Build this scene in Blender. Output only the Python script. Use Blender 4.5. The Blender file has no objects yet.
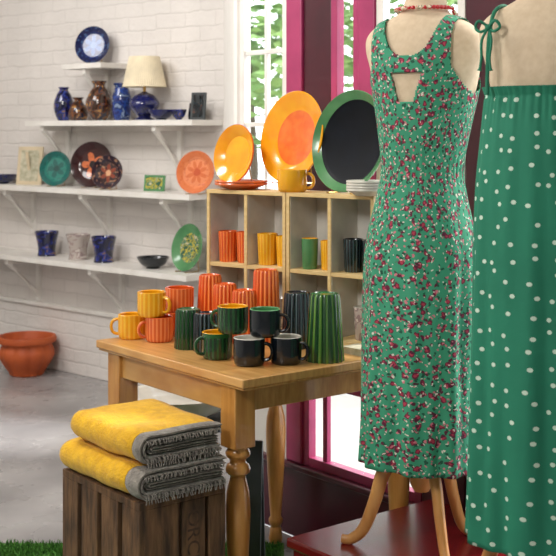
import bpy, math, random
from mathutils import Matrix, Vector, noise
random.seed(7)
scene = bpy.context.scene
scene.view_settings.view_transform = 'Standard'
pi = math.pi

# ------------------------------------------------------------ materials
def lin(c):
    o = []
    for v in c[:3]:
        v = v / 255.0
        o.append(v / 12.92 if v <= 0.04045 else ((v + 0.055) / 1.055) ** 2.4)
    return (o[0], o[1], o[2], 1.0)

class NT:
    def __init__(s, name):
        s.m = bpy.data.materials.new(name)
        s.m.use_nodes = True
        s.t = s.m.node_tree
        s.b = s.t.nodes['Principled BSDF']
    def n(s, typ, **kw):
        nd = s.t.nodes.new(typ)
        for k, v in kw.items():
            setattr(nd, k, v)
        return nd
    def l(s, a, b):
        s.t.links.new(a, b)
    def math(s, op, a, b=None, c=None):
        nd = s.n('ShaderNodeMath', operation=op)
        for i, v in enumerate((a, b, c)):
            if v is None: continue
            if isinstance(v, (int, float)): nd.inputs[i].default_value = v
            else: s.l(v, nd.inputs[i])
        return nd.outputs[0]
    def mix(s, f, a, b):
        nd = s.n('ShaderNodeMix', data_type='RGBA')
        if isinstance(f, (int, float)): nd.inputs[0].default_value = f
        else: s.l(f, nd.inputs[0])
        for i, v in ((6, a), (7, b)):
            if isinstance(v, tuple): nd.inputs[i].default_value = v
            else: s.l(v, nd.inputs[i])
        return nd.outputs[2]
    def obj(s):
        return s.n('ShaderNodeTexCoord').outputs['Object']
    def noise(s, vec, scale, detail=3):
        nd = s.n('ShaderNodeTexNoise')
        nd.inputs['Scale'].default_value = scale
        nd.inputs['Detail'].default_value = detail
        s.l(vec, nd.inputs['Vector'])
        return nd.outputs['Fac']
    def ramp(s, f, stops, const=False):
        nd = s.n('ShaderNodeValToRGB')
        cr = nd.color_ramp
        if const: cr.interpolation = 'CONSTANT'
        while len(cr.elements) < len(stops): cr.elements.new(0.5)
        for e, (p, c) in zip(cr.elements, stops):
            e.position = p; e.color = c
        s.l(f, nd.inputs[0])
        return nd.outputs[0]
    def bump(s, h, strength=0.3, dist=0.01):
        nd = s.n('ShaderNodeBump')
        nd.inputs['Strength'].default_value = strength
        nd.inputs['Distance'].default_value = dist
        s.l(h, nd.inputs['Height'])
        s.l(nd.outputs[0], s.b.inputs['Normal'])

def mat(name, col, rough=0.5, col2=None, nscale=8, bump=None, coat=0.0, metal=0.0, stretch=None, sheen=0, spec=None):
    k = NT(name)
    k.b.inputs['Roughness'].default_value = rough
    k.b.inputs['Metallic'].default_value = metal
    k.b.inputs['Coat Weight'].default_value = coat
    k.b.inputs['Coat Roughness'].default_value = 0.06
    if spec is not None: k.b.inputs['Specular IOR Level'].default_value = spec
    if sheen: k.b.inputs['Sheen Weight'].default_value = sheen
    vec = k.obj()
    if stretch:
        mp = k.n('ShaderNodeMapping')
        mp.inputs['Scale'].default_value = stretch
        k.l(vec, mp.inputs['Vector']); vec = mp.outputs[0]
    if col2 is None:
        col2 = tuple(max(0, c * 0.86) for c in col)
    f = k.noise(vec, nscale)
    f = k.ramp(f, [(0.32, (0, 0, 0, 1)), (0.68, (1, 1, 1, 1))])
    k.l(k.mix(f, lin(col), lin(col2)), k.b.inputs['Base Color'])
    if bump:
        k.bump(k.noise(vec, bump[0], 4), bump[1], bump[2] if len(bump) > 2 else 0.005)
    return k.m

def deco(name, stops, scale=20, rough=0.15, distort=0.6):
    k = NT(name)
    k.b.inputs['Roughness'].default_value = rough
    k.b.inputs['Coat Weight'].default_value = 0.5
    nd = k.n('ShaderNodeTexNoise')
    nd.inputs['Scale'].default_value = scale
    nd.inputs['Distortion'].default_value = distort
    k.l(k.obj(), nd.inputs['Vector'])
    k.l(k.ramp(nd.outputs['Fac'], [(p, lin(c)) for p, c in stops], True), k.b.inputs['Base Color'])
    return k.m

def stripes(name, c1, c2, n, rough=0.25, thr=0.0):
    k = NT(name)
    k.b.inputs['Roughness'].default_value = rough
    k.b.inputs['Coat Weight'].default_value = 0.5
    k.b.inputs['Coat Roughness'].default_value = 0.08
    sp = k.n('ShaderNodeSeparateXYZ'); k.l(k.obj(), sp.inputs[0])
    a = k.math('ARCTAN2', sp.outputs[1], sp.outputs[0])
    s_ = k.math('SINE', k.math('MULTIPLY', a, float(n)))
    f = k.ramp(k.math('MULTIPLY_ADD', s_, 0.5, 0.5), [(0.45 + thr, (0, 0, 0, 1)), (0.6 + thr, (1, 1, 1, 1))])
    k.l(k.mix(f, lin(c1), lin(c2)), k.b.inputs['Base Color'])
    return k.m

def radial_plate(name, R0, c_mid, c_ring, c_petal, petals, c_rim, h0=0.0):
    """painted plate: flower in the middle, coloured rings; plate stands in its own local XZ plane, centre at height R0"""
    k = NT(name)
    k.b.inputs['Roughness'].default_value = 0.15
    k.b.inputs['Coat Weight'].default_value = 0.5
    o = k.obj()
    sp = k.n('ShaderNodeSeparateXYZ'); k.l(o, sp.inputs[0])
    x = sp.outputs[0]; z = k.math('SUBTRACT', sp.outputs[2], R0)
    r = k.math('DIVIDE', k.math('SQRT', k.math('ADD', k.math('MULTIPLY', x, x), k.math('MULTIPLY', z, z))), R0)
    a = k.math('ARCTAN2', z, x)
    pet = k.math('ABSOLUTE', k.math('SINE', k.math('MULTIPLY', a, petals / 2.0)))
    lim = k.math('MULTIPLY_ADD', pet, 0.38, 0.16)
    nz = k.math('MULTIPLY_ADD', k.noise(o, 40), 0.22, -0.11)
    rn = k.math('ADD', r, nz)
    c = k.mix(k.math('LESS_THAN', rn, lim), lin(c_ring), lin(c_petal))
    c = k.mix(k.math('LESS_THAN', rn, 0.17), c, lin(c_mid))
    c = k.mix(k.math('GREATER_THAN', rn, 0.72), c, lin(c_rim))
    sp2 = k.math('GREATER_THAN', k.noise(o, 55), 0.6)
    c = k.mix(k.math('MULTIPLY', sp2, 0.5), c, lin(c_mid))
    k.l(c, k.b.inputs['Base Color'])
    return k.m

def brick_mat(name, c1, c2, mortar):
    k = NT(name)
    k.b.inputs['Roughness'].default_value = 0.75
    k.b.inputs['Specular IOR Level'].default_value = 0.25
    o = k.obj()
    sp = k.n('ShaderNodeSeparateXYZ'); k.l(o, sp.inputs[0])
    cb = k.n('ShaderNodeCombineXYZ'); k.l(sp.outputs[0], cb.inputs[0]); k.l(sp.outputs[2], cb.inputs[1])
    ds = k.n('ShaderNodeTexNoise'); ds.inputs['Scale'].default_value = 11; k.l(cb.outputs[0], ds.inputs['Vector'])
    ad = k.n('ShaderNodeVectorMath', operation='MULTIPLY_ADD')
    k.l(ds.outputs['Color'], ad.inputs[0]); ad.inputs[1].default_value = (0.022, 0.022, 0); k.l(cb.outputs[0], ad.inputs[2])
    br = k.n('ShaderNodeTexBrick')
    k.l(ad.outputs[0], br.inputs['Vector'])
    br.inputs['Scale'].default_value = 1.0
    br.inputs['Brick Width'].default_value = 0.225
    br.inputs['Row Height'].default_value = 0.078
    br.inputs['Mortar Size'].default_value = 0.008
    br.inputs['Mortar Smooth'].default_value = 1.0
    br.inputs['Color1'].default_value = lin(c1)
    br.inputs['Color2'].default_value = lin(c2)
    br.inputs['Mortar'].default_value = lin(mortar)
    nz = k.noise(o, 2.5, 5)
    f = k.ramp(nz, [(0.35, (0, 0, 0, 1)), (0.75, (0.45, 0.45, 0.45, 1))])
    k.l(k.mix(f, br.outputs['Color'], lin(tuple(c * 0.86 for c in c1))), k.b.inputs['Base Color'])
    h = k.math('ADD', k.math('MULTIPLY', br.outputs['Fac'], -0.6), k.math('MULTIPLY', k.noise(o, 22, 5), 1.4))
    k.bump(h, 0.4, 0.01)
    return k.m

M = {}
M['wall'] = brick_mat('white_painted_brick', (228, 222, 217), (224, 218, 213), (217, 211, 206))
M['plaster'] = mat('white_plaster', (234, 231, 226), 0.7, (226, 222, 216), bump=(20, 0.1))
M['ceiling'] = mat('ceiling_paint', (205, 200, 192), 0.8)
M['whitewood'] = mat('white_painted_wood', (234, 231, 226), 0.45, (222, 217, 210))
M['maroon'] = mat('maroon_paint', (74, 18, 34), 0.35, (60, 14, 28))
M['plum'] = mat('plum_paint', (84, 20, 42), 0.3, (70, 16, 34))
M['pink'] = mat('magenta_paint', (176, 60, 106), 0.35, (156, 48, 94))
M['red'] = mat('red_gloss_paint', (124, 24, 26), 0.25, (98, 18, 20), 5)
M['pine'] = mat('honey_pine', (216, 168, 102), 0.32, (190, 136, 72), 5, stretch=(1.2, 14, 3), coat=0.3)
M['pineleg'] = mat('honey_pine_leg', (206, 152, 82), 0.3, (180, 120, 56), 6, stretch=(8, 8, 1), coat=0.3)
M['lightwood'] = mat('pale_birch', (224, 196, 140), 0.5, (208, 178, 120), 6, stretch=(3, 3, 12))
M['cubbyback'] = mat('pale_grey_panel', (228, 224, 214), 0.6)
M['crate'] = mat('weathered_crate_wood', (126, 92, 62), 0.8, (64, 46, 32), 7, stretch=(6, 6, 1.2), bump=(30, 0.5))
M['crateblk'] = mat('crate_stamp_ink', (50, 37, 29), 0.8, (92, 66, 46), 60)
M['easelwood'] = mat('oak_stand', (206, 152, 88), 0.35, (184, 126, 66), 8, stretch=(4, 4, 1))
M['linen'] = mat('cream_linen', (220, 200, 172), 0.85, (210, 188, 158), 60, bump=(300, 0.25, 0.001))
M['yellowwool'] = mat('yellow_wool', (234, 184, 14), 0.95, (212, 158, 6), 40, bump=(160, 0.9, 0.004), sheen=0.2)
M['greywool'] = mat('grey_wool', (146, 140, 130), 0.95, (112, 106, 100), 50, bump=(160, 0.9, 0.004), sheen=0.3)
M['slate'] = mat('slate_board', (52, 58, 60), 0.6)
M['terracotta'] = mat('terracotta', (196, 94, 44), 0.6, (172, 76, 34), 9)
M['white_c'] = mat('white_glaze', (232, 228, 216), 0.15, coat=0.4)
M['yellow_g'] = mat('yellow_glaze', (236, 174, 20), 0.22, (224, 152, 12), 12, coat=0.5)
M['orange_g'] = mat('orange_glaze', (222, 94, 30), 0.25, (206, 76, 20), 12, coat=0.5)
M['yolk_g'] = mat('amber_glaze', (242, 174, 22), 0.2, (236, 148, 12), 12, coat=0.5)
M['coral_g'] = mat('coral_glaze', (224, 114, 58), 0.25, (212, 96, 44), 12, coat=0.5)
M['green_g'] = mat('green_glaze', (34, 92, 44), 0.25, coat=0.5)
M['rimgreen'] = mat('sage_green_glaze', (88, 146, 94), 0.22, (60, 118, 72), 10, coat=0.5)
M['black_g'] = mat('midnight_glaze', (12, 17, 26), 0.5, (6, 9, 14), 14, spec=0.14)
M['navy_g'] = mat('navy_glaze', (13, 23, 32), 0.18, coat=0.5)
M['blue_g'] = mat('cobalt_glaze', (22, 30, 100), 0.12, (10, 16, 60), 14, coat=0.6)
M['teal_g'] = mat('teal_glaze', (30, 120, 110), 0.15, (14, 78, 78), 18, coat=0.5)
M['st_green'] = stripes('green_striped_glaze', (20, 66, 30), (88, 134, 50), 16, thr=0.2)
M['st_navy'] = stripes('navy_striped_glaze', (11, 22, 30), (62, 82, 86), 18, thr=0.28)
M['st_orange'] = stripes('orange_striped_glaze', (214, 80, 26), (238, 134, 62), 18, thr=0.1)
M['st_yellow'] = stripes('yellow_striped_glaze', (232, 160, 16), (242, 190, 52), 18, thr=0.1)
M['st_coral'] = stripes('coral_striped_glaze', (216, 96, 44), (236, 138, 80), 22, thr=0.1)
M['st_dgreen'] = stripes('bottle_green_glaze', (17, 52, 30), (32, 80, 42), 20, thr=0.1)
M['d_cobalt'] = deco('cobalt_mottled_glaze', [(0, (10, 14, 52)), (0.46, (22, 30, 96)), (0.56, (40, 60, 140)), (0.64, (120, 90, 70))], 30)
M['d_blue'] = deco('blue_floral_glaze', [(0, (14, 32, 96)), (0.45, (28, 62, 140)), (0.55, (16, 40, 92)), (0.62, (120, 140, 170))], 26)
M['d_amber'] = deco('brown_amber_glaze', [(0, (50, 26, 14)), (0.46, (110, 62, 26)), (0.54, (40, 44, 60)), (0.62, (170, 120, 60))], 28)
M['d_coral'] = radial_plate('peach_rosette_glaze', 0.108, (196, 84, 44), (226, 136, 90), (212, 110, 62), 8, (216, 120, 72))
M['p_blue'] = radial_plate('blue_flower_plate', 0.105, (80, 116, 166), (16, 34, 96), (50, 90, 156), 6, (12, 22, 70))
M['p_teal'] = radial_plate('teal_plate_glaze', 0.10, (20, 70, 66), (36, 122, 110), (24, 92, 86), 5, (26, 98, 92))
M['p_brown1'] = radial_plate('brown_poppy_plate', 0.128, (30, 12, 12), (60, 20, 20), (206, 110, 64), 5, (50, 18, 22))
M['p_brown2'] = radial_plate('brown_iris_plate', 0.088, (210, 160, 120), (52, 26, 28), (130, 60, 40), 6, (40, 22, 40))
M['d_leaf'] = deco('leaf_pattern_glaze', [(0, (40, 86, 60)), (0.42, (190, 176, 60)), (0.5, (60, 110, 84)), (0.6, (200, 190, 150))], 40)
M['d_ochre'] = mat('orange_centre_glaze', (236, 122, 46), 0.22, (222, 92, 28), 26, coat=0.4)
M['d_grey'] = deco('grey_mottled_glaze', [(0, (180, 168, 160)), (0.5, (150, 130, 130)), (0.6, (210, 200, 190))], 30)
M['shade'] = mat('cream_pleated_shade', (240, 226, 196), 0.8)
M['brass'] = mat('brass', (200, 160, 90), 0.3, metal=1.0)
M['paper'] = mat('print_paper', (200, 194, 170), 0.7, (150, 146, 120), 30)
M['oakframe'] = mat('pale_oak_frame', (214, 196, 164), 0.5)
M['darktile'] = deco('dark_tile_glaze', [(0, (20, 22, 26)), (0.5, (30, 44, 50)), (0.6, (90, 60, 50))], 40)
M['bead'] = deco('painted_beads', [(0, (190, 30, 40)), (0.5, (230, 210, 180)), (0.58, (40, 90, 70))], 40)
M['leaf'] = mat('leaf_green', (84, 128, 58), 0.6, (140, 174, 96), 3)
M['bark'] = mat('bark', (90, 76, 60), 0.9)
M['pave'] = mat('outdoor_paving', (170, 166, 160), 0.8, (150, 146, 140), 2)

def floor_mat():
    k = NT('polished_concrete')
    o = k.obj()
    k.l(k.ramp(k.noise(o, 1.8, 9), [(0.3, lin((124, 121, 122))), (0.5, lin((155, 152, 152))), (0.72, lin((182, 179, 178)))]), k.b.inputs['Base Color'])
    r = k.ramp(k.noise(o, 4, 5), [(0.3, (0.18, 0.18, 0.18, 1)), (0.7, (0.4, 0.4, 0.4, 1))])
    k.l(r, k.b.inputs['Roughness'])
    k.bump(k.noise(o, 14, 5), 0.08, 0.004)
    return k.m
M['floor'] = floor_mat()

def grass_mat():
    k = NT('artificial_grass')
    k.b.inputs['Roughness'].default_value = 0.8
    o = k.obj()
    k.l(k.ramp(k.noise(o, 120, 3), [(0.35, lin((34, 72, 22))), (0.6, lin((84, 146, 52)))]), k.b.inputs['Base Color'])
    return k.m
M['grass'] = grass_mat()

def glass_mat():
    k = NT('window_glass')
    tr = k.n('ShaderNodeBsdfTransparent')
    gl = k.n('ShaderNodeBsdfGlossy'); gl.inputs['Roughness'].default_value = 0.02
    mx = k.n('ShaderNodeMixShader'); mx.inputs[0].default_value = 0.05
    k.l(tr.outputs[0], mx.inputs[1]); k.l(gl.outputs[0], mx.inputs[2])
    out = [n for n in k.t.nodes if n.type == 'OUTPUT_MATERIAL'][0]
    k.l(mx.outputs[0], out.inputs['Surface'])
    return k.m
M['glass'] = glass_mat()

def uvnode(k):
    return k.n('ShaderNodeTexCoord').outputs['UV']

def voro(k, vec, scale, rnd, off=(0, 0, 0)):
    mp = k.n('ShaderNodeMapping'); mp.inputs['Location'].default_value = off
    k.l(vec, mp.inputs['Vector'])
    v = k.n('ShaderNodeTexVoronoi', voronoi_dimensions='2D')
    v.inputs['Scale'].default_value = scale
    v.inputs['Randomness'].default_value = rnd
    k.l(mp.outputs[0], v.inputs['Vector'])
    return v

def dots_mat():
    k = NT('green_polka_dot_cotton')
    k.b.inputs['Roughness'].default_value = 0.8
    uv = uvnode(k)
    v = voro(k, uv, 25, 0.6)
    f = k.math('LESS_THAN', v.outputs['Distance'], 0.125)
    base = k.mix(k.noise(uv, 6), lin((34, 132, 102)), lin((22, 110, 84)))
    k.l(k.mix(f, base, lin((200, 222, 204))), k.b.inputs['Base Color'])
    k.bump(k.noise(uv, 40), 0.25, 0.004)
    return k.m
M['dots'] = dots_mat()

def floral_mat():
    k = NT('green_floral_cotton')
    k.b.inputs['Roughness'].default_value = 0.8
    uv = uvnode(k)
    nz = k.n('ShaderNodeTexNoise'); nz.inputs['Scale'].default_value = 100
    k.l(uv, nz.inputs['Vector'])
    ad = k.n('ShaderNodeVectorMath', operation='MULTIPLY_ADD')
    k.l(nz.outputs['Color'], ad.inputs[0]); ad.inputs[1].default_value = (0.015, 0.015, 0)
    k.l(uv, ad.inputs[2])
    w = ad.outputs[0]
    c = k.mix(k.noise(uv, 5), lin((62, 158, 122)), lin((48, 138, 104)))
    clus = k.math('GREATER_THAN', k.noise(uv, 18, 1), 0.45)
    layers = [((20, 82, 62), 48, 0.19, (1.3, 0.4, 0), 0),
              ((104, 26, 58), 36, 0.25, (0, 0, 0), 1), ((176, 52, 74), 36, 0.13, (0, 0, 0), 1),
              ((88, 22, 52), 46, 0.19, (2.1, 4.3, 0), 1),
              ((206, 116, 130), 48, 0.13, (5.1, 0.3, 0), 0),
              ((230, 218, 206), 50, 0.11, (3.7, 1.1, 0), 0)]
    for col, sc, th, off, cl in layers:
        v = voro(k, w, sc, 1.0, off)
        f = k.math('LESS_THAN', v.outputs['Distance'], th)
        if cl: f = k.math('MULTIPLY', f, clus)
        c = k.mix(f, c, lin(col))
    k.l(c, k.b.inputs['Base Color'])
    k.bump(k.noise(uv, 50), 0.25, 0.003)
    return k.m
M['floral'] = floral_mat()
M['dressgreen'] = mat('green_cotton', (34, 130, 98), 0.75)

# ------------------------------------------------------------ mesh builder
def T(x, y, z): return Matrix.Translation((x, y, z))
def RX(a): return Matrix.Rotation(math.radians(a), 4, 'X')
def RY(a): return Matrix.Rotation(math.radians(a), 4, 'Y')
def RZ(a): return Matrix.Rotation(math.radians(a), 4, 'Z')
I4 = Matrix.Identity(4)

class MB:
    def __init__(s): s.v = []; s.f = []; s.m = []; s.mats = []
    def mi(s, m):
        m = M[m] if isinstance(m, str) else m
        if m not in s.mats: s.mats.append(m)
        return s.mats.index(m)
    def add(s, vs, fs, m, X=I4):
        b = len(s.v)
        s.v += [tuple(X @ Vector(p)) for p in vs]
        if isinstance(m, list):
            for f, mm in zip(fs, m): s.f.append([i + b for i in f]); s.m.append(s.mi(mm))
        else:
            k = s.mi(m)
            for f in fs: s.f.append([i + b for i in f]); s.m.append(k)
        return s
    def box(s, x0, x1, y0, y1, z0, z1, m, X=I4):
        vs = [(x, y, z) for z in (z0, z1) for y in (y0, y1) for x in (x0, x1)]
        fs = [(0, 2, 3, 1), (4, 5, 7, 6), (0, 1, 5, 4), (2, 6, 7, 3), (0, 4, 6, 2), (1, 3, 7, 5)]
        return s.add(vs, fs, m, X)
    def lathe(s, prof, m, X=I4, seg=40, flute=None, fl_range=None):
        vs = []; idx = []
        for i, (r, z) in enumerate(prof):
            if r < 1e-6:
                idx.append([len(vs)]); vs.append((0, 0, z)); continue
            row = []
            for j in range(seg):
                a = 2 * pi * j / seg
                rr = r
                if flute and (fl_range is None or fl_range[0] <= i <= fl_range[1]):
                    rr = r * (1 + flute[1] * (abs(math.sin(flute[0] * a / 2)) - 0.5))
                row.append(len(vs)); vs.append((rr * math.cos(a), rr * math.sin(a), z))
            idx.append(row)
        fs = []; ms = []
        for i in range(len(idx) - 1):
            a, b = idx[i], idx[i + 1]
            mm = m[min(i, len(m) - 1)] if isinstance(m, (list, tuple)) else m
            for j in range(seg):
                k = (j + 1) % seg
                if len(a) == 1 and len(b) == 1: continue
                if len(a) == 1: fs.append((a[0], b[k], b[j]))
                elif len(b) == 1: fs.append((a[j], a[k], b[0]))
                else: fs.append((a[j], a[k], b[k], b[j]))
                ms.append(mm)
        return s.add(vs, fs, ms, X)
    def tube(s, pts, rad, m, X=I4, seg=12, flat=1.0):
        pts = [Vector(p) for p in pts]
        n = len(pts)
        if isinstance(rad, (int, float)): rad = [rad] * n
        t0 = (pts[1] - pts[0]).normalized()
        up = Vector((0, 0, 1)) if abs(t0.z) < 0.9 else Vector((1, 0, 0))
        nrm = t0.cross(up).normalized()
        vs = []; fs = []
        for i in range(n):
            t = (pts[min(i + 1, n - 1)] - pts[max(i - 1, 0)]).normalized()
            nrm = (nrm - t * nrm.dot(t)).normalized()
            bn = t.cross(nrm)
            for j in range(seg):
                a = 2 * pi * j / seg
                vs.append(pts[i] + nrm * (math.cos(a) * rad[i] * flat) + bn * (math.sin(a) * rad[i]))
        for i in range(n - 1):
            for j in range(seg):
                k = (j + 1) % seg
                fs.append((i * seg + j, i * seg + k, (i + 1) * seg + k, (i + 1) * seg + j))
        fs.append(tuple(reversed(range(seg)))); fs.append(tuple(range((n - 1) * seg, n * seg)))
        return s.add(vs, fs, m, X)
    def make(s, name, X=I4, parent=None, bevel=0, sharp=38, smooth=True):
        me = bpy.data.meshes.new(name)
        me.from_pydata([tuple(v) for v in s.v], [], s.f)
        for m in s.mats: me.materials.append(m)
        me.polygons.foreach_set('material_index', s.m)
        if smooth:
            me.polygons.foreach_set('use_smooth', [True] * len(s.f))
            me.set_sharp_from_angle(angle=math.radians(sharp))
        me.update()
        o = bpy.data.objects.new(name, me)
        scene.collection.objects.link(o)
        if parent: o.parent = parent
        o.matrix_local = X
        if bevel:
            b = o.modifiers.new('bevel', 'BEVEL'); b.width = bevel; b.segments = 2
            b.limit_method = 'ANGLE'; b.angle_limit = math.radians(40)
        return o

def empty(name, X=I4):
    o = bpy.data.objects.new(name, None)
    o.empty_display_size = 0.1
    scene.collection.objects.link(o); o.matrix_world = X
    return o

def crom(P, n):
    out = []
    L = len(P)
    for i in range(L - 1):
        p0 = P[max(i - 1, 0)]; p1 = P[i]; p2 = P[i + 1]; p3 = P[min(i + 2, L - 1)]
        for k in range(n):
            t = k / n
            out.append(tuple(0.5 * ((2 * b) + (-a + c) * t + (2 * a - 5 * b + 4 * c - d) * t * t + (-a + 3 * b - 3 * c + d) * t ** 3)
                             for a, b, c, d in zip(p0, p1, p2, p3)))
    out.append(tuple(P[-1]))
    return out

# frames -------------------------------------------------------
RA = math.degrees(math.atan2(-0.785, 0.62))      # street-window wall / table direction
ROOM = RZ(RA)
def R(U, V, z=0): return ROOM @ Vector((U, V, z))
WA = math.degrees(math.atan2(-0.669, 0.743))     # shelf wall direction
WALL = T(-1.71, 7.4, 0) @ RZ(WA)
CA = math.degrees(math.atan2(-0.618, 0.786))     # cubby direction
CUB = T(-0.235, 3.955, 0.75) @ RZ(CA)
def W(t, o, z): return WALL @ Vector((t, -o, z))
def C(x, y, z): return CUB @ Vector((x, y, z))

# ------------------------------------------------------------ room shell
outline = [(-2.82, 8.4), (-0.276, 6.109), (-0.15, 4.386), tuple(R(4.1, 2.6))[:2], (-2.82, -1.6)]
def slab(name, z0, z1, m, pts):
    n = len(pts)
    vs = [(x, y, z0) for x, y in pts] + [(x, y, z1) for x, y in pts]
    fs = [tuple(range(n)), tuple(reversed(range(n, 2 * n)))]
    for i in range(n):
        j = (i + 1) % n
        fs.append((i, i + n, j + n, j))
    return MB().add(vs, fs, m).make(name, smooth=False)
slab('floor', -0.1, 0.0, 'floor', outline)
slab('ceiling', 3.1, 3.2, 'ceiling', outline)
def wallseg(name, p0, p1, m, z0=0, z1=3.1, th=0.15):
    a = math.degrees(math.atan2(p1[1] - p0[1], p1[0] - p0[0]))
    L = math.hypot(p1[0] - p0[0], p1[1] - p0[1])
    return MB().box(0, L, 0, th, z0, z1, m).make(name, T(p0[0], p0[1], 0) @ RZ(a), smooth=False)
wallseg('wall_back', outline[0], outline[1], 'wall')
wallseg('wall_return', outline[1], outline[2], 'plaster', th=0.02)
wallseg('wall_rear', outline[3], outline[4], 'plaster')
wallseg('wall_left', outline[4], outline[0], 'plaster')
MB().box(0.02, 3.4, -0.035, 0.0, 0.36, 0.385, 'whitewood').box(0.02, 3.4, -0.02, 0, 0, 0.36, 'wall').make('baseboard_back', T(outline[0][0], outline[0][1], 0) @ RZ(WA), bevel=0.004)

# window wall (thin timber shopfront)
wr = MB()
wr.box(-3.56, -3.25, 2.605, 2.65, 0.254, 1.0, 'plaster')
wr.box(-3.56, -3.535, 2.605, 2.65, 1.0, 3.1, 'plaster')
wr.box(-3.535, -0.9, 2.605, 2.65, 2.7, 3.1, 'plaster')
wr.box(-0.9, 4.2, 2.6, 2.77, 0.0, 3.1, 'plaster')
wr.make('wall_window_side', ROOM, smooth=False)
MB().box(-3.56, -0.9, 2.6, 2.7, 0, 0.235, 'plum').box(-3.56, -0.9, 2.585, 2.72, 0.235, 0.258, 'plum').make('baseboard_window', ROOM, bevel=0.006)

def window(name, u0, u1, z0, z1, fr, m, vbars, hbars, bar=0.022, barm=None, V=2.625):
    barm = barm or m
    b = MB()
    a, c = V - 0.016, V + 0.016
    b.box(u0, u0 + fr, a, c, z0, z1, m)
    b.box(u1 - fr, u1, a, c, z0, z1, m)
    b.box(u0 + fr, u1 - fr, a, c, z0, z0 + fr, m)
    b.box(u0 + fr, u1 - fr, a, c, z1 - fr, z1, m)
    for u in vbars: b.box(u - bar / 2, u + bar / 2, V - 0.008, V + 0.01, z0 + fr, z1 - fr, barm)
    for z, w in hbars: b.box(u0 + fr, u1 - fr, V - 0.009, V + 0.011, z - w / 2, z + w / 2, barm)
    b.box(u0 + fr, u1 - fr, V, V + 0.003, z0 + fr, z1 - fr, 'glass')
    return b.make(name, ROOM, bevel=0.002)
window('window_1', -3.535, -3.25, 1.0, 2.7, 0.03, 'whitewood', [-3.385], [(1.42, 0.016), (1.68, 0.016), (1.94, 0.016), (2.26, 0.016)], 0.014)
MB().box(-3.25, -3.165, 2.60, 2.66, 0.258, 2.7, 'pink').make('trim_1', ROOM, bevel=0.006)
MB().box(-3.165, -3.02, 2.61, 2.66, 0.8, 2.7, 'maroon').make('trim_2', ROOM, bevel=0.006)
window('window_2', -3.02, -2.88, 0.8, 2.7, 0.03, 'pink', [], [(1.3, 0.03), (2.1, 0.03)], barm='whitewood')
MB().box(-2.88, -2.80, 2.60, 2.66, 0.8, 2.7, 'pink').make('trim_3', ROOM, bevel=0.006)
window('window_3', -3.165, -2.6, 0.258, 0.8, 0.03, 'pink', [-3.06], [(0.56, 0.05)])
window('window_4', -2.80, -2.42, 0.8, 2.7, 0.03, 'whitewood', [-2.64], [(1.35, 0.02), (1.72, 0.02), (2.1, 0.02)])
MB().box(-2.42, -2.1, 2.61, 2.66, 0.258, 2.7, 'maroon').box(-2.6, -2.42, 2.61, 2.66, 0.258, 0.8, 'maroon').make('trim_4', ROOM, bevel=0.006)
window('window_5', -2.1, -0.9, 0.258, 2.7, 0.05, 'maroon', [-1.5], [(1.0, 0.05), (1.9, 0.04)], 0.04)

# outdoors
MB().box(-8, 3, 2.9, 9.5, -0.2, -0.08, 'pave').make('outdoor_pavement', ROOM, smooth=False)
def tree(x, y, h, R0, n):
    b = MB()
    b.tube([(0, 0, 0.0), (0.03, 0, h * 0.4), (0, 0.05, h * 0.75)], [0.09, 0.07, 0.03], 'bark', seg=8)
    for i in range(n):
        d = Vector((random.gauss(0, 1), random.gauss(0, 1), random.gauss(0, 1))).normalized()
        rr = R0 * random.random() ** 0.5
        c = Vector((d.x * rr, d.y * rr, h * 0.72 + d.z * rr * 0.85))
        q = Matrix.Rotation(random.random() * 6.28, 4, 'Z') @ Matrix.Rotation(random.random() * 3, 4, 'X')
        w = random.uniform(0.05, 0.1)
        b.add([(-w, 0, 0), (0, -w * 0.45, 0), (w, 0, 0.01), (0, w * 0.45, 0)], [(0, 1, 2, 3)], 'leaf', Matrix.Translation(c) @ q)
    b.make('garden_tree', T(x, y, -0.079), smooth=False)
tree(-0.25, 9.2, 3.0, 1.0, 1100)
tree(1.1, 9.0, 3.1, 1.0, 1100)
tree(2.9, 8.2, 3.0, 1.0, 900)

# platform
MB().box(-2.52, -0.95, 2.04, 2.58, 0, 0.272, 'red').box(-2.53, -0.95, 2.025, 2.583, 0.272, 0.3, 'red').make('display_platform', ROOM, bevel=0.006)
# grass mat with blades
g = MB().box(-1.0, 0.02, 2.5, 4.06, 0.0, 0.003, 'grass')
for i in range(13000):
    x = random.uniform(-0.99, 0.01); y = 3.6 + 0.45 * random.random() ** 0.8 if i % 3 else random.uniform(2.5, 4.05)
    a = random.random() * 6.28; w = 0.003
    dx, dy = math.cos(a) * w, math.sin(a) * w
    lx, ly = random.uniform(-0.008, 0.008), random.uniform(-0.008, 0.008)
    g.add([(x - dx, y - dy, 0.002), (x + dx, y + dy, 0.002), (x + lx, y + ly, random.uniform(0.016, 0.026))], [(0, 1, 2)], 'grass')
g.make('artificial_grass_rug', smooth=False)

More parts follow.
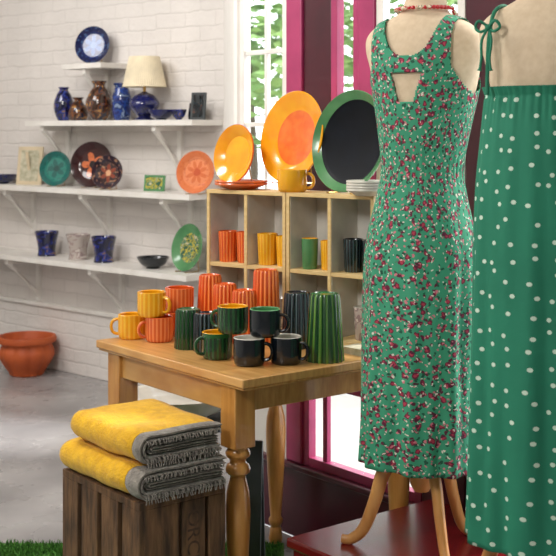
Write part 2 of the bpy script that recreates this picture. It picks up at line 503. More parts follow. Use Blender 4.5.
# ------------------------------------------------------------ table
U0, U1, V0, V1 = -3.268, -2.505, 1.862, 2.572
tb = MB()
tb.box(U0, U1, V0, V1, 0.726, 0.75, 'pine')
tb.box(U0 + 0.006, U1 - 0.006, V0 + 0.006, V1 - 0.006, 0.718, 0.726, 'pine')
lx0, lx1, ly0, ly1 = U0 + 0.075, U1 - 0.092, V0 + 0.052, V1 - 0.06
hw = 0.034
ab_ = 0.645
tb.box(lx0, lx1, ly0 - 0.022, ly0 - 0.002, ab_, 0.72, 'pine')
tb.box(lx0, lx1, ly1 + 0.002, ly1 + 0.022, ab_, 0.72, 'pine')
tb.box(lx0 - 0.022, lx0 - 0.002, ly0, ly1, ab_, 0.72, 'pine')
tb.box(lx1 + 0.002, lx1 + 0.022, ly0, ly1, ab_, 0.72, 'pine')
legp = [(0.0, 0.003), (0.02, 0.003), (0.024, 0.02), (0.02, 0.05), (0.017, 0.06), (0.024, 0.075), (0.024, 0.085), (0.018, 0.095),
        (0.021, 0.13), (0.027, 0.22), (0.032, 0.32), (0.034, 0.38), (0.031, 0.43), (0.022, 0.465), (0.02, 0.472), (0.032, 0.482),
        (0.034, 0.492), (0.030, 0.502), (0.022, 0.508), (0.022, 0.516), (0.033, 0.526), (0.034, 0.536), (0.028, 0.546), (0.03, 0.552), (0.0, 0.552)]
for x in (lx0, lx1):
    for y in (ly0, ly1):
        tb.box(x - hw, x + hw, y - hw, y + hw, 0.55, 0.72, 'pineleg')
        tb.lathe(legp, 'pineleg', T(x, y, 0.0), 28)
tb.make('pine_table', ROOM, bevel=0.004)

# ------------------------------------------------------------ crockery
def mug_mb(body, inner, h=0.075, r=0.044, ha=0, band=None, mbh=None):
    b = MB()
    outer = [(0, 0.002), (r * 0.82, 0.0), (r * 0.93, 0.004), (r * 0.98, 0.012), (r, 0.03), (r, h - 0.012), (r, h), (r - 0.002, h + 0.0015), (r - 0.005, h - 0.001),
             (r - 0.0055, 0.012), (r * 0.6, 0.007), (0, 0.007)]
    ms = [body] * 5 + [band or body] * 1 + [inner] * 6
    b.lathe(outer, ms, seg=48)
    pts = []
    for i in range(13):
        a = -pi / 2 + pi * i / 12
        pts.append((r - 0.003 + 0.024 * math.cos(a) ** 0.7 if math.cos(a) > 0 else r - 0.003, 0, h * 0.5 + 0.023 * math.sin(a)))
    b.tube(pts, 0.0052, body, RZ(ha), seg=8, flat=1.3)
    return b
def mug(x, y, z, body, inner, ha=0, h=0.075, r=0.044, band=None):
    return mug_mb(body, inner, h, r, ha, band).make('coffee_mug', T(x, y, z))
def tumbler(x, y, z, body, top, h=0.19, rb=0.045, rt=0.034, n=18):
    b = MB()
    prof = [(rb - 0.006, 0.001), (rb - 0.001, 0.0), (rb, 0.003), (rb * 0.5 + rt * 0.5, h * 0.5), (rt * 1.02, h - 0.008), (rt * 0.97, h - 0.001), (rt * 0.85, h), (rt * 0.78, h - 0.003), (0, h - 0.004)]
    b.lathe(prof, [body] * 5 + [top] * 4, seg=n * 8, flute=(n, 0.09), fl_range=(1, 4))
    b.lathe([(rb - 0.006, 0.001), (rt - 0.006, h - 0.012), (0, h - 0.012)], top, seg=32)
    return b.make('fluted_tumbler', T(x, y, z))
TZ = 0.75
mug(-0.366, 3.70, TZ, 'st_coral', 'orange_g', 200)
mug(-0.456, 3.752, TZ, 'st_yellow', 'yellow_g', 185)
mug(-0.39, 3.70, TZ + 0.0765, 'st_yellow', 'yellow_g', -25)
mug(-0.312, 3.80, TZ, 'st_orange', 'orange_g', 180)
mug(-0.312, 3.80, TZ + 0.0765, 'st_coral', 'orange_g', 180, r=0.046)
tumbler(-0.268, 3.58, TZ, 'st_dgreen', 'green_g', h=0.118, rb=0.04, rt=0.036)
tumbler(-0.212, 3.60 - 0.06, TZ, 'st_navy', 'navy_g', h=0.112, rb=0.038, rt=0.036)
tumbler(-0.216, 3.825, TZ, 'st_orange', 'orange_g', h=0.19)
tumbler(-0.165, 3.74, TZ, 'st_orange', 'orange_g', h=0.172, rb=0.043)
tumbler(-0.104, 3.672, TZ, 'st_orange', 'orange_g', h=0.162, rb=0.043)
tumbler(-0.037, 3.69, TZ, 'st_orange', 'orange_g', h=0.19, rb=0.043)
tumbler(-0.037, 3.69, TZ + 0.032, 'st_orange', 'orange_g', h=0.19, rb=0.0445, rt=0.0365)
tumbler(0.058, 3.60, TZ, 'st_navy', 'navy_g', h=0.165, rb=0.047, rt=0.038)
tumbler(0.132, 3.39, TZ, 'st_green', 'green_g', h=0.19, rb=0.054, rt=0.041)
mug(-0.173, 3.42, TZ, 'st_dgreen', 'yellow_g', 200, band='green_g')
mug(-0.08, 3.325, TZ, 'navy_g', 'white_c', -10)
mug(0.022, 3.345, TZ, 'navy_g', 'white_c', -20)
mug(-0.128, 3.40, TZ + 0.0765, 'st_dgreen', 'yellow_g', 160)
mug(-0.036, 3.345, TZ + 0.0765, 'navy_g', 'rimgreen', -10)
k = MB()
for i in range(5): k.box(-0.05, 0.05, -0.035, 0.035, i * 0.004, i * 0.004 + 0.0035, 'paper', RZ(i * 1.5))
k.make('stack_of_cards', T(0.245, 3.49, TZ) @ RZ(RA))

# cubbies
def cubby(x0):
    b = MB()
    w, h, d, t = 0.328, 0.455, 0.15, 0.012
    b.box(0, w, d - 0.006, d, 0, h, 'cubbyback')
    b.box(0, t, 0, d - 0.006, 0, h, 'lightwood'); b.box(w - t, w, 0, d - 0.006, 0, h, 'lightwood')
    b.box(t, w - t, 0, d - 0.006, 0, t, 'lightwood'); b.box(t, w - t, 0, d - 0.006, h - t, h, 'lightwood')
    b.box(w / 2 - t / 2, w / 2 + t / 2, 0.002, d - 0.006, t, h - t, 'lightwood')
    for s in (0, 1):
        xa = t if s == 0 else w / 2 + t / 2; xb = w / 2 - t / 2 if s == 0 else w - t
        b.box(xa, xb, 0.003, d - 0.006, 0.205, 0.205 + t, 'lightwood')
        b.box(xa, xa + 0.0015, 0.006, d - 0.006, t, 0.205, 'cubbyback'); b.box(xb - 0.0015, xb, 0.006, d - 0.006, t, 0.205, 'cubbyback')
        b.box(xa, xa + 0.0015, 0.006, d - 0.006, 0.217, h - t, 'cubbyback'); b.box(xb - 0.0015, xb, 0.006, d - 0.006, 0.217, h - t, 'cubbyback')
    b.make('display_cubby', CUB @ T(x0, 0, 0), bevel=0.0015)
cubby(0.0); cubby(0.331)
zc = 0.75 + 0.2172
def cup(cx, cy, z, body, inner, h, r):
    p = C(cx, cy, 0)
    b = MB()
    b.lathe([(0, 0.002), (r * 0.8, 0), (r * 0.88, 0.004), (r, h), (r - 0.003, h + 0.001), (r - 0.005, h - 0.002), (r * 0.75, 0.008), (0, 0.008)], [body] * 3 + [inner] * 5, seg=36)
    b.make('ceramic_beaker', T(p.x, p.y, z))
cup(0.05, 0.05, zc, 'st_orange', 'orange_g', 0.1, 0.033)
cup(0.117, 0.06, zc, 'st_orange', 'orange_g', 0.1, 0.031)
cup(0.213, 0.055, zc, 'st_yellow', 'yellow_g', 0.1, 0.034)
cup(0.28, 0.06, zc, 'st_yellow', 'yellow_g', 0.095, 0.029)
cup(0.39, 0.045, zc, 'rimgreen', 'yellow_g', 0.095, 0.027)
cup(0.452, 0.06, zc, 'st_yellow', 'yellow_g', 0.09, 0.026)
cup(0.545, 0.06, zc, 'st_navy', 'navy_g', 0.1, 0.032)
cup(0.613, 0.06, zc, 'st_navy', 'navy_g', 0.1, 0.03)
cup(0.08, 0.06, 0.762, 'white_c', 'white_c', 0.1, 0.034)
cup(0.25, 0.07, 0.762, 'd_grey', 'white_c', 0.1, 0.034)
cup(0.42, 0.07, 0.762, 'white_c', 'white_c', 0.1, 0.034)
cup(0.58, 0.07, 0.762, 'd_grey', 'white_c', 0.1, 0.034)
TOP = 0.75 + 0.455

def plate_prof(Rr, depth=0.02, well=0.62):
    return [(0, 0.004), (Rr * well, 0.004), (Rr * (well + 0.07), 0.010), (Rr * 0.985, depth + 0.003), (Rr, depth + 0.001), (Rr * 0.99, depth - 0.003),
            (Rr * (well + 0.02), 0.001), (Rr * well * 0.8, -0.003), (Rr * well * 0.76, -0.001), (0, -0.001)]
def standing_plate(name, x, y, z, Rr, head, tilt, centre, rim, back=None, well=0.62, edge=None, stand=True):
    back = back or rim
    b = MB()
    X = RX(-tilt) @ T(0, 0, Rr) @ RX(90)
    b.lathe(plate_prof(Rr, 0.016 + Rr * 0.06, well), [centre, centre if well > 0.7 else rim, rim, edge or rim, edge or rim] + [back] * 5, X, seg=64)
    if stand:
        t = math.tan(math.radians(tilt))
        for sx in (-1, 1):
            w = Rr * 0.32 * sx
            b.tube([(w, -0.04, 0.004), (w, -0.034, -0.004 + 0.006), (w, 0.05, 0.003), (w * 0.6, 0.012 + Rr * t + 0.012, Rr * 0.9)], 0.0025, 'brass', seg=6)
    o = b.make(name, T(x, y, z) @ RZ(head))
    return o
standing_plate('dinner_plate', 0.042, 3.91, TOP + 0.02, 0.152, RA + 2, 10, 'd_ochre', 'yolk_g', well=0.6, edge='yolk_g')
standing_plate('dinner_plate', 0.214, 3.69, TOP, 0.16, RA + 3, 10, 'black_g', 'rimgreen', 'green_g', well=0.76)
def flat_plate(name, x, y, z, Rr, m, n=1):
    b = MB()
    for i in range(n):
        b.lathe(plate_prof(Rr, 0.016), m, T(0, 0, 0.003 + i * 0.008), seg=48)
    return b.make(name, T(x, y, z))
flat_plate('side_plate', -0.122, 3.955, TOP, 0.088, 'coral_g', 2)
standing_plate('side_plate', -0.145, 4.0, TOP + 0.014, 0.1, RA + 4, 10, 'yolk_g', 'yolk_g', 'orange_g', edge='orange_g')
flat_plate('stack_of_side_plates', 0.262, 3.562, TOP, 0.06, 'white_c', 4)
mug(0.045, 3.785, TOP, 'yellow_g', 'yellow_g', 0, h=0.07, r=0.047)

# ------------------------------------------------------------ wall shelves
def shelf(t0, t1, z, depth, brs):
    b = MB()
    b.box(t0, t1, -depth, 0, z - 0.028, z, 'whitewood')
    for t in brs:
        b.box(t - 0.014, t + 0.014, -0.022, 0, z - 0.29, z - 0.028, 'whitewood')
        b.box(t - 0.014, t + 0.014, -depth + 0.02, -0.022, z - 0.056, z - 0.028, 'whitewood')
        b.add([(t - 0.012, -0.02, z - 0.27), (t + 0.012, -0.02, z - 0.27), (t + 0.012, -0.02, z - 0.235), (t - 0.012, -0.02, z - 0.235),
               (t - 0.012, -depth + 0.05, z - 0.056), (t + 0.012, -depth + 0.05, z - 0.056), (t + 0.012, -depth + 0.02, z - 0.056), (t - 0.012, -depth + 0.02, z - 0.056)],
              [(0, 1, 5, 4), (3, 7, 6, 2), (0, 4, 7, 3), (1, 2, 6, 5), (0, 3, 2, 1), (4, 5, 6, 7)], 'whitewood')
    b.make('wall_shelf', WALL, smooth=False)
Z1, Z2, Z3, Z4 = 1.765, 1.452, 1.08, 0.68
shelf(0.86, 1.2, Z1, 0.2, [1.03])
shelf(0.55, 1.925, Z2, 0.22, [0.68, 1.62])
shelf(-1.0, 1.925, Z3, 0.24, [-0.4, 0.35, 1.05, 1.7])
shelf(-1.0, 1.925, Z4, 0.26, [-0.4, 0.4, 1.15])

def vase(name, t, o, z, prof, m, seg=40):
    p = W(t, o, z)
    b = MB(); b.lathe(crom(prof, 5), m, seg=seg)
    return b.make(name, T(p.x, p.y, z), sharp=60)
def wplate(t, o, z, Rr, centre, rim, head=-18, tilt=9, name='decorative_plate', well=0.62):
    p = W(t, o, z)
    return standing_plate(name, p.x, p.y, z, Rr, head, tilt, centre, rim, well=well)
wplate(1.02, 0.11, Z1, 0.105, 'p_blue', 'p_blue')
vase('ceramic_vase', 0.765, 0.11, Z2, [(0, 0), (0.03, 0), (0.052, 0.05), (0.056, 0.1), (0.04, 0.15), (0.024, 0.175), (0.032, 0.19), (0.026, 0.188), (0.018, 0.17), (0, 0.165)], 'd_cobalt')
vase('ceramic_jar', 0.895, 0.11, Z2, [(0, 0), (0.04, 0), (0.055, 0.03), (0.05, 0.07), (0.03, 0.1), (0.022, 0.115), (0.033, 0.13), (0.026, 0.128), (0.018, 0.115), (0, 0.1)], 'd_amber')
vase('ceramic_vase', 1.09, 0.12, Z2, [(0, 0), (0.035, 0), (0.07, 0.06), (0.072, 0.11), (0.05, 0.16), (0.03, 0.19), (0.042, 0.215), (0.036, 0.213), (0.024, 0.19), (0, 0.18)], 'd_amber')
vase('ceramic_vase', 1.255, 0.10, Z2, [(0, 0), (0.04, 0), (0.05, 0.05), (0.052, 0.12), (0.04, 0.165), (0.036, 0.18), (0.046, 0.2), (0.04, 0.198), (0.03, 0.18), (0, 0.17)], 'd_blue')
p = W(1.47, 0.128, Z2)
lb = MB()
lb.lathe(crom([(0, 0), (0.05, 0.0), (0.05, 0.008), (0.032, 0.018), (0.05, 0.035), (0.078, 0.07), (0.078, 0.095), (0.05, 0.13), (0.02, 0.145), (0.014, 0.15), (0.0, 0.152)], 4), 'blue_g', seg=40)
lb.lathe([(0.008, 0.148), (0.008, 0.2), (0.012, 0.202), (0.012, 0.24), (0, 0.24)], 'brass', seg=16)
lb.lathe([(0.115, 0.175), (0.08, 0.335), (0.077, 0.335), (0.112, 0.175), (0.115, 0.175)], 'shade', seg=240, flute=(60, 0.03))
lb.make('table_lamp', T(p.x, p.y, Z2), sharp=60)
bowlp = lambda r, h: [(0, 0), (r * 0.4, 0), (r * 0.42, 0.006), (r * 0.75, h * 0.4), (r, h), (r - 0.004, h + 0.001), (r * 0.7, h * 0.45), (0, 0.012)]
vase('ceramic_bowl', 1.625, 0.15, Z2, bowlp(0.068, 0.05), 'blue_g')
vase('ceramic_dish', 1.735, 0.13, Z2, bowlp(0.04, 0.05), 'd_cobalt')
vase('ceramic_dish', 1.79, 0.07, Z2, [(0, 0), (0.03, 0), (0.034, 0.03), (0.028, 0.08), (0.03, 0.085), (0.024, 0.08), (0, 0.06)], 'darktile')
def tile(t, o, z, w, h, frame, face, head=-20, name='framed_tile', bw=0.012):
    p = W(t, o, z)
    X = RX(-8)
    b = MB()
    b.box(-w / 2, w / 2, 0, 0.012, 0, h, frame, X)
    b.box(-w / 2 + bw, w / 2 - bw, -0.002, 0, bw, h - bw, face, X)
    b.box(-0.01, 0.01, 0.01, 0.016, 0.0, h * 0.85, frame, RX(14) @ T(0, 0.02, 0))
    b.make(name, T(p.x, p.y, z) @ RZ(head), bevel=0.001)
tile(1.87, 0.13, Z2, 0.08, 0.14, 'slate', 'darktile')
tile(0.43, 0.11, Z3, 0.165, 0.225, 'oakframe', 'paper', name='picture_frame', bw=0.022)
tile(1.53, 0.12, Z3, 0.13, 0.085, 'rimgreen', 'd_leaf', name='ceramic_tile', head=-30)
vase('ceramic_bowl', 0.19, 0.12, Z3, bowlp(0.09, 0.05), 'blue_g')
wplate(0.715, 0.13, Z3, 0.100, 'p_teal', 'p_teal')
wplate(0.98, 0.085, Z3, 0.128, 'p_brown1', 'p_brown1')
wplate(1.22, 0.17, Z3, 0.092, 'p_brown2', 'p_brown2')
wplate(1.90, 0.17, Z3, 0.108, 'd_coral', 'd_coral', head=-25)
tp = [(0, 0), (0.05, 0), (0.052, 0.01), (0.05, 0.04), (0.058, 0.09), (0.068, 0.135), (0.064, 0.136), (0.052, 0.09), (0.044, 0.03), (0, 0.02)]
vase('ceramic_planter', 0.635, 0.13, Z4, tp, 'd_cobalt')
vase('ceramic_planter', 0.92, 0.13, Z4, tp, 'd_grey')
vase('ceramic_planter', 1.14, 0.13, Z4, tp, 'd_cobalt')
vase('ceramic_bowl', 1.55, 0.14, Z4, bowlp(0.085, 0.055), 'navy_g')
p = W(1.80, 0.14, Z4)
standing_plate('decorative_plate', p.x, p.y, Z4, 0.122, -48, 12, 'd_leaf', 'rimgreen')

# terracotta planter
b = MB()
b.lathe(crom([(0, 0), (0.085, 0.0), (0.1, 0.02), (0.145, 0.09), (0.152, 0.135), (0.138, 0.17), (0.142, 0.185)], 4), 'terracotta', seg=96, flute=(10, 0.07))
b.lathe([(0.142, 0.183), (0.165, 0.19), (0.17, 0.205), (0.165, 0.222), (0.15, 0.224), (0.142, 0.21), (0.13, 0.12), (0, 0.11)], 'terracotta', seg=64)
b.make('terracotta_pot', T(-1.44, 6.88, 0))

# ------------------------------------------------------------ crate with blankets
cb = MB()
cw, cd, ch = 0.40, 0.265, 0.468
CX = ROOM @ T(-2.562 - cw, 1.583, 0.003)
th = 0.014
cb.box(0, cw, 0, cd, ch - 0.023, ch - 0.003, 'crate'); cb.box(0, cw, 0, cd, 0.0, 0.02, 'crate')
def boards(n, L, gap):
    w = (L - gap * (n - 1)) / n
    return [(i * (w + gap), i * (w + gap) + w) for i in range(n)]
for (a, c) in boards(4, cw, 0.022):
    cb.box(a, c, 0, th, 0.02, ch - 0.023, 'crate'); cb.box(a, c, cd - th, cd, 0.02, ch - 0.023, 'crate')
for (a, c) in [(th, 0.118), (0.13, 0.2), (0.212, cd - th)]:
    cb.box(cw - th, cw, a, c, 0.02, ch - 0.023, 'crate'); cb.box(0, th, a, c, 0.02, ch - 0.023, 'crate')
for x in (th, cw - th - 0.03):
    for y in (th, cd - th - 0.03):
        cb.box(x, x + 0.03, y, y + 0.03, 0.02, ch - 0.023, 'crate')
crate = cb.make('wooden_crate', CX, bevel=0.002)
fc = bpy.data.curves.new('stamp', 'FONT'); fc.body = 'ORCHARD'; fc.size = 0.055; fc.extrude = 0.0003
fc.materials.append(M['crateblk'])
fo = bpy.data.objects.new('stamp', fc); scene.collection.objects.link(fo); fo.parent = crate
fo.matrix_local = T(cw + 0.0005, 0.145, 0.42) @ RZ(90) @ RX(90) @ RZ(-90)

def strip(b, path, th, u0, u1, m, nu=26, seed=0, amp=0.007):
    n = len(path)
    vs = []
    for iu in range(nu + 1):
        f = iu / nu
        e = min(f, 1 - f) * nu
        shr = 0.35 if e < 0.5 else (0.8 if e < 1.5 else 1.0)
        u = u0 + (u1 - u0) * f
        for side in (1, -1):
            for i, (v, z) in enumerate(path):
                a = path[max(i - 1, 0)]; c = path[min(i + 1, n - 1)]
                t = Vector((c[0] - a[0], c[1] - a[1])).normalized()
                nn = Vector((-t.y, t.x))
                w = noise.noise(Vector((u * 9 + seed, v * 9, z * 6))) * amp
                hh = th / 2 * shr * side
                if i in (0, n - 1): hh *= 0.5
                uu = u + 0.006 * noise.noise(Vector((v * 12, z * 20, seed + (0 if f < 0.5 else 9))))
                vs.append((uu, v + nn.x * hh, z + nn.y * hh + w))
    fs = []
    S = 2 * n
    def q(iu, k): return iu * S + k
    ring = list(range(n)) + [n + j for j in reversed(range(n))]
    for iu in range(nu):
        for j in range(len(ring)):
            k2 = (j + 1) % len(ring)
            fs.append((q(iu, ring[j]), q(iu + 1, ring[j]), q(iu + 1, ring[k2]), q(iu, ring[k2])))
    for iu in (0, nu):
        for i in range(n - 1):
            fs.append((q(iu, i), q(iu, i + 1), q(iu, n + i + 1), q(iu, n + i)))
    b.add(vs, fs, m)
def hairpin(v_open, v_fold, zb, zt, ns=10):
    rr = (zt - zb) / 2; zc_ = (zt + zb) / 2
    P = [(v_open + (v_fold + rr - v_open) * i / ns, zt) for i in range(ns)]
    for i in range(9):
        a = pi / 2 + pi * i / 8
        P.append((v_fold + rr + rr * math.cos(a), zc_ + rr * math.sin(a)))
    P += [(v_open + (v_fold + rr - v_open) * (1 - i / ns), zb) for i in range(1, ns + 1)]
    return P
BH = 0.082
def blanket(z0, u0, u1, v0, v1, seed, border):
    b = MB()
    H = BH
    t = 0.013
    # nested folds seen end-on: yellow face / grey reverse
    strip(b, hairpin(v1, v0, z0 + t / 2 + 0.003, z0 + H - t / 2), t, u0, u1 - border, 'yellowwool', seed=seed)
    strip(b, hairpin(v1 - 0.004, v0 + 0.013, z0 + 0.021, z0 + H - 0.018), 0.013, u0 + 0.006, u1 + 0.006, 'greywool', seed=seed)
    strip(b, hairpin(v1 - 0.008, v0 + 0.027, z0 + 0.031, z0 + H - 0.0285), 0.007, u0 + 0.006, u1 + 0.001, 'greywool', seed=seed)
    strip(b, hairpin(v1 - 0.01, v0 + 0.036, z0 + 0.038, z0 + H - 0.037), 0.0075, u0 + 0.01, u1 + 0.005, 'greywool', seed=seed)
    strip(b, hairpin(v1 + 0.001, v0 + 0.003, z0 + t / 2 + 0.003, z0 + H - t / 2 - 0.001), t, u1 - border - 0.004, u1 + 0.004, 'greywool', seed=seed, nu=6)
    for lz in (0.01, 0.02, 0.066):
        for i in range(30):
            v = v0 + 0.02 + (v1 - v0 - 0.025) * (i + random.random() * 0.6) / 30; z = z0 + lz
            b.tube([(u1 - 0.002, v, z), (u1 + 0.010, v + random.uniform(-.003, .003), z - 0.003), (u1 + 0.012, v + random.uniform(-.004, .004), z - 0.013)], [0.0024, 0.0022, 0.0014], 'greywool', seg=5)
    return b.make('folded_blanket', ROOM, sharp=80)
ub = -2.562
blanket(ch, ub - cw + 0.005, ub + 0.003, 1.573, 1.845, 1, 0.055)
blanket(ch + BH + 0.003, ub - cw + 0.04, ub - 0.012, 1.588, 1.84, 11, 0.03)

# stool with basin behind crate
sb = MB()
sb.box(-0.15, 0.15, -0.15, 0.15, 0.425, 0.455, 'slate')
for sx in (-1, 1):
    for sy in (-1, 1):
        sb.box(sx * 0.13 - 0.015, sx * 0.13 + 0.015, sy * 0.13 - 0.015, sy * 0.13 + 0.015, 0.003, 0.425, 'slate')
sx_, sy_ = R(-3.3, 2.2)[:2]
sb.make('low_stool', T(sx_, sy_, 0) @ ROOM, bevel=0.003)
MB().lathe(crom([(0, 0.002), (0.08, 0.0), (0.085, 0.008), (0.14, 0.03), (0.175, 0.075), (0.17, 0.077), (0.13, 0.04), (0.06, 0.02), (0, 0.018)], 4), 'white_c', seg=48).make('serving_bowl', T(sx_, sy_, 0.455), sharp=60)
# small folding chalkboard under the table
ab = MB()
ab.box(-0.03, 0.03, -0.005, 0.005, 0, 0.42, 'slate', RX(-6))
ab.box(-0.03, 0.03, -0.005, 0.005, 0, 0.42, 'slate', T(0, 0.088, 0) @ RX(6))
ab.make('chalkboard_sign', T(-0.085, 3.74, 0.004) @ RZ(-10), bevel=0.002)

# ------------------------------------------------------------ mannequins
def loft(b, secs, m, X=I4, seg=96, n=6, cap=True, expo=2.2):
    S = crom(secs, n)
    vs = []; fs = []
    for (z, a, d, yo) in S:
        for j in range(seg):
            t = 2 * pi * j / seg
            c, s_ = math.cos(t), math.sin(t)
            vs.append((a * math.copysign(abs(c) ** (2 / expo), c), yo + d * math.copysign(abs(s_) ** (2 / expo), s_), z))
    for i in range(len(S) - 1):
        for j in range(seg):
            k = (j + 1) % seg
            fs.append((i * seg + j, i * seg + k, (i + 1) * seg + k, (i + 1) * seg + j))
    if cap:
        fs.append(tuple(reversed(range(seg)))); fs.append(tuple(range((len(S) - 1) * seg, len(S) * seg)))
    b.add(vs, fs, m, X)
BODY = [(0.66, 0.11, 0.08, 0), (0.79, 0.135, 0.095, -0.003), (0.90, 0.118, 0.09, 0), (1.0, 0.1, 0.083, 0.006), (1.10, 0.115, 0.093, 0.014), (1.19, 0.133, 0.102, 0.02),
        (1.26, 0.15, 0.098, 0.018), (1.31, 0.163, 0.086, 0.012), (1.345, 0.16, 0.074, 0.008), (1.372, 0.134, 0.062, 0.007), (1.392, 0.092, 0.056, 0.012), (1.415, 0.06, 0.053, 0.02),
        (1.46, 0.052, 0.052, 0.03), (1.5, 0.054, 0.054, 0.038), (1.52, 0.045, 0.045, 0.038), (1.525, 0.01, 0.01, 0.038)]
def mannequin(x, y, z, head, legs):
    root = empty('dress_form_mannequin', T(x, y, z) @ RZ(head))
    b = MB(); loft(b, BODY, 'linen')
    b.make('torso', I4, root, sharp=80)
    s = MB()
    s.lathe([(0, 0.16), (0.02, 0.16), (0.03, 0.18), (0.032, 0.25), (0.02, 0.27), (0.014, 0.28), (0.014, 0.68), (0, 0.68)], 'easelwood', seg=24)
    for a in legs:
        pts = crom([(0.015, 0, 0.235), (0.06, 0, 0.245), (0.10, 0, 0.20), (0.125, 0, 0.12), (0.155, 0, 0.045), (0.19, 0, 0.0135), (0.215, 0, 0.013)], 5)
        n = len(pts)
        s.tube(pts, [0.023 - 0.0115 * i / n for i in range(n)], 'easelwood', RZ(a - head), seg=12, flat=0.75)
    s.make('tripod_stand', I4, root, sharp=60)
    return root
H1 = -34
MX = 0.374
m1 = mannequin(MX, 3.13, 0.3, H1, [162, 285, 40])
m2 = mannequin(0.615, 2.76, 0.3, H1, [155, 275, 35])

def dress(name, secs, X, keep, m, fold, n=14, seg=260, expo=2.2, thick=0.0025):
    S = crom(secs, n)
    vs = []; uv = []; fs = []
    circ = 0.95
    for (z, a, d, yo) in S:
        for j in range(seg + 1):
            t = 2 * pi * j / seg + pi / 2
            c, s_ = math.cos(t), math.sin(t)
            k = 1 + fold(t, z)
            vs.append((k * a * math.copysign(abs(c) ** (2 / expo), c), yo + k * d * math.copysign(abs(s_) ** (2 / expo), s_), z))
            uv.append((j / seg * circ, z))
    for i in range(len(S) - 1):
        for j in range(seg):
            ids = (i * (seg + 1) + j, i * (seg + 1) + j + 1, (i + 1) * (seg + 1) + j + 1, (i + 1) * (seg + 1) + j)
            cx = sum(vs[q][0] for q in ids) / 4; cy = sum(vs[q][1] for q in ids) / 4; cz = sum(vs[q][2] for q in ids) / 4
            if keep(cx, cy, cz): fs.append(ids)
    me = bpy.data.meshes.new(name)
    me.from_pydata(vs, [], fs)
    ul = me.uv_layers.new(name='UVMap')
    for lp in me.loops: ul.data[lp.index].uv = uv[lp.vertex_index]
    me.polygons.foreach_set('use_smooth', [True] * len(fs))
    me.materials.append(m)
    o = bpy.data.objects.new(name, me); scene.collection.objects.link(o)
    o.matrix_world = X
    so = o.modifiers.new('thickness', 'SOLIDIFY'); so.thickness = thick; so.offset = 1
    return o

off = 0.006
top = [(z, a + off, d + off, yo) for (z, a, d, yo) in BODY if 0.95 < z < 1.40]
D1 = [(0.235, 0.158, 0.14, 0), (0.5, 0.152, 0.13, 0), (0.72, 0.150, 0.12, -0.002), (0.82, 0.143, 0.112, -0.002), (0.93, 0.117, 0.096, 0.002)] + top
def keep1(x, y, z):
    ax = abs(x)
    if z > 1.195:
        lim = 0.141 - 0.028 * min(1, (z - 1.195) / 0.07)
        if ax > lim: return False
    if y < 0.012:
        if z > 1.29 + 0.07 * (ax / 0.075) ** 3 : return False
        if 1.175 < z < 1.245 and ax < 0.022 + 0.32 * (z - 1.175): return False
    else:
        if z > 1.27 + 0.08 * (ax / 0.078) ** 3: return False
    return True
def fold1(t, z):
    g = max(0.0, min(1, (0.95 - z) / 0.7))
    f = g * (0.05 * math.sin(9 * t + 2.2 * z) + 0.03 * math.sin(17 * t + 1 - 3 * z) + 0.014 * math.sin(5 * t))
    e = math.exp(-((z - 1.0) / 0.045) ** 2)
    f += e * 0.008 * math.sin(z * 500) + e * 0.012 * math.sin(40 * t)
    f += 0.006 * math.sin(7 * t + 14 * z) * (1 if z < 1.25 else 0)
    return f
dress('floral_dress', D1, T(MX, 3.13, 0.3) @ RZ(H1), keep1, M['floral'], fold1)

D2 = [(0.158, 0.178, 0.152, 0), (0.45, 0.172, 0.145, 0), (0.75, 0.168, 0.134, 0), (0.95, 0.162, 0.128, 0.004), (1.08, 0.152, 0.122, 0.01), (1.15, 0.146, 0.118, 0.015),
      (1.18, 0.144, 0.116, 0.017), (1.20, 0.150, 0.122, 0.018)]
def fold2(t, z):
    g = max(0.0, min(1, (1.15 - z) / 0.9))
    f = g * (0.05 * math.sin(8 * t + 1.5 * z + 0.6) + 0.03 * math.sin(15 * t - 2 * z)) + 0.006 * math.sin(60 * t) * math.exp(-((z - 1.17) / 0.05) ** 2) * 2
    f += 0.012 * math.exp(-((z - 1.178) / 0.006) ** 2) * -1
    return f + 0.008 * math.sin(22 * t + 3 * z)
dd = dress('polka_dot_dress', D2, T(0.615, 2.76, 0.3) @ RZ(H1), lambda x, y, z: True, M['dots'], fold2)
sb = MB()
for sx in (-1, 1):
    xx = 0.1 * sx
    P = crom([(xx, -0.1, 1.18), (xx, -0.097, 1.25), (xx * 1.02, -0.085, 1.31), (xx * 1.03, -0.055, 1.37), (xx * 1.03, 0.005, 1.392), (xx * 1.02, 0.06, 1.37), (xx, 0.105, 1.3), (xx, 0.13, 1.19)], 5)
    sb.tube(P, 0.005, 'dressgreen', seg=8, flat=0.9)
    bx, by, bz = xx * 1.03, -0.082, 1.335
    for s2 in (-1, 1):
        sb.tube(crom([(bx, by, bz), (bx + s2 * 0.02, by - 0.012, bz + 0.015), (bx + s2 * 0.03, by - 0.008, bz), (bx + s2 * 0.016, by - 0.01, bz - 0.01), (bx, by, bz)], 4), 0.0036, 'dressgreen', seg=6)
        sb.tube(crom([(bx, by - 0.004, bz), (bx + s2 * 0.012, by - 0.014, bz - 0.03), (bx + s2 * 0.01, by - 0.02, bz - 0.07), (bx + s2 * 0.014, by - 0.022, bz - 0.1)], 4), [0.0034] * 12 + [0.006], 'dressgreen', seg=6)
    sb.lathe([(0, -0.009), (0.007, -0.005), (0.008, 0.002), (0, 0.009)], 'dressgreen', T(bx, by - 0.005, bz), seg=12)
sb.make('shoulder_ties', I4, dd, sharp=80)
nb = MB()
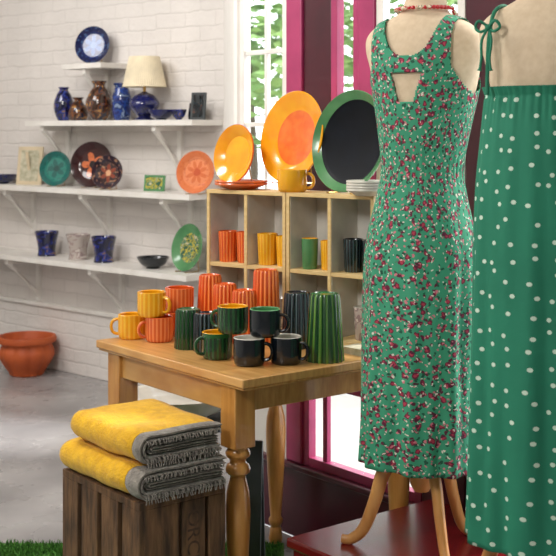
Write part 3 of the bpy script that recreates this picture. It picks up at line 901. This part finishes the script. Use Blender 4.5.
for i in range(44):
    a = 2 * pi * i / 44
    dz = -0.035 * math.sin(a) if math.sin(a) > 0 else 0.004
    nb.lathe([(0, -0.006), (0.005, -0.004), (0.0068, 0), (0.005, 0.004), (0, 0.006)], 'bead', T(0.078 * math.cos(a), 0.022 + (0.068 if math.sin(a) < 0 else 0.085) * math.sin(a), 1.412 + dz), seg=10)
nb.make('bead_necklace', T(MX, 3.13, 0.3) @ RZ(H1), sharp=80)

# ------------------------------------------------------------ lights
def area(name, loc, target, size, power, col=(1, 1, 1), sy=None):
    l = bpy.data.lights.new(name, 'AREA'); l.energy = power; l.color = col
    l.shape = 'RECTANGLE'; l.size = size; l.size_y = sy or size
    o = bpy.data.objects.new(name, l); scene.collection.objects.link(o)
    o.location = loc
    o.rotation_euler = (Vector(target) - Vector(loc)).to_track_quat('-Z', 'Y').to_euler()
    return o
area('fill_light_front', (-1.7, 0.9, 2.85), (0.2, 3.3, 0.9), 0.9, 62, (1.0, 0.97, 0.93))  # added out-of-view fill, lights the dresses from the front
area('fill_light_mid', (-1.4, 3.5, 3.0), (-0.4, 4.2, 0.6), 0.6, 48, (1.0, 0.97, 0.92))  # added fill above the table side, no fixture behind it
area('fill_light_back', (-2.1, 5.2, 2.9), (-0.7, 6.8, 1.1), 1.0, 34, (1.0, 0.98, 0.96))  # added unseen fill to brighten the shelf wall
sp = bpy.data.lights.new('sun_patch_spot', 'SPOT'); sp.energy = 480; sp.spot_size = math.radians(17); sp.spot_blend = 1.0; sp.shadow_soft_size = 0.06  # added spot standing in for the patch of sunlight on the floor
so = bpy.data.objects.new('sun_patch_spot', sp); scene.collection.objects.link(so)
so.location = (-2.3, 6.2, 3.0)
so.rotation_euler = (Vector((-1.3, 5.5, 0)) - Vector(so.location)).to_track_quat('-Z', 'Y').to_euler()
sun = bpy.data.lights.new('sun', 'SUN'); sun.energy = 4.5; sun.angle = math.radians(6); sun.color = (1, 0.97, 0.92)
su = bpy.data.objects.new('sun', sun); scene.collection.objects.link(su)
su.rotation_euler = Vector((-0.75, -0.35, -0.75)).to_track_quat('-Z', 'Y').to_euler()

w = bpy.data.worlds.new('sky'); scene.world = w; w.use_nodes = True
bg = w.node_tree.nodes['Background']
bg.inputs[0].default_value = (0.9, 0.95, 1.0, 1); bg.inputs[1].default_value = 3.6

# ------------------------------------------------------------ camera
cam = bpy.data.cameras.new('camera'); co = bpy.data.objects.new('camera', cam)
scene.collection.objects.link(co)
co.location = (0, 0, 1.4); co.rotation_euler = (pi / 2, 0, 0)
cam.lens = 77.7; cam.sensor_width = 36; cam.shift_y = -0.266
cam.dof.use_dof = True; cam.dof.focus_distance = 3.4; cam.dof.aperture_fstop = 8
cam.clip_start = 0.05
scene.camera = co
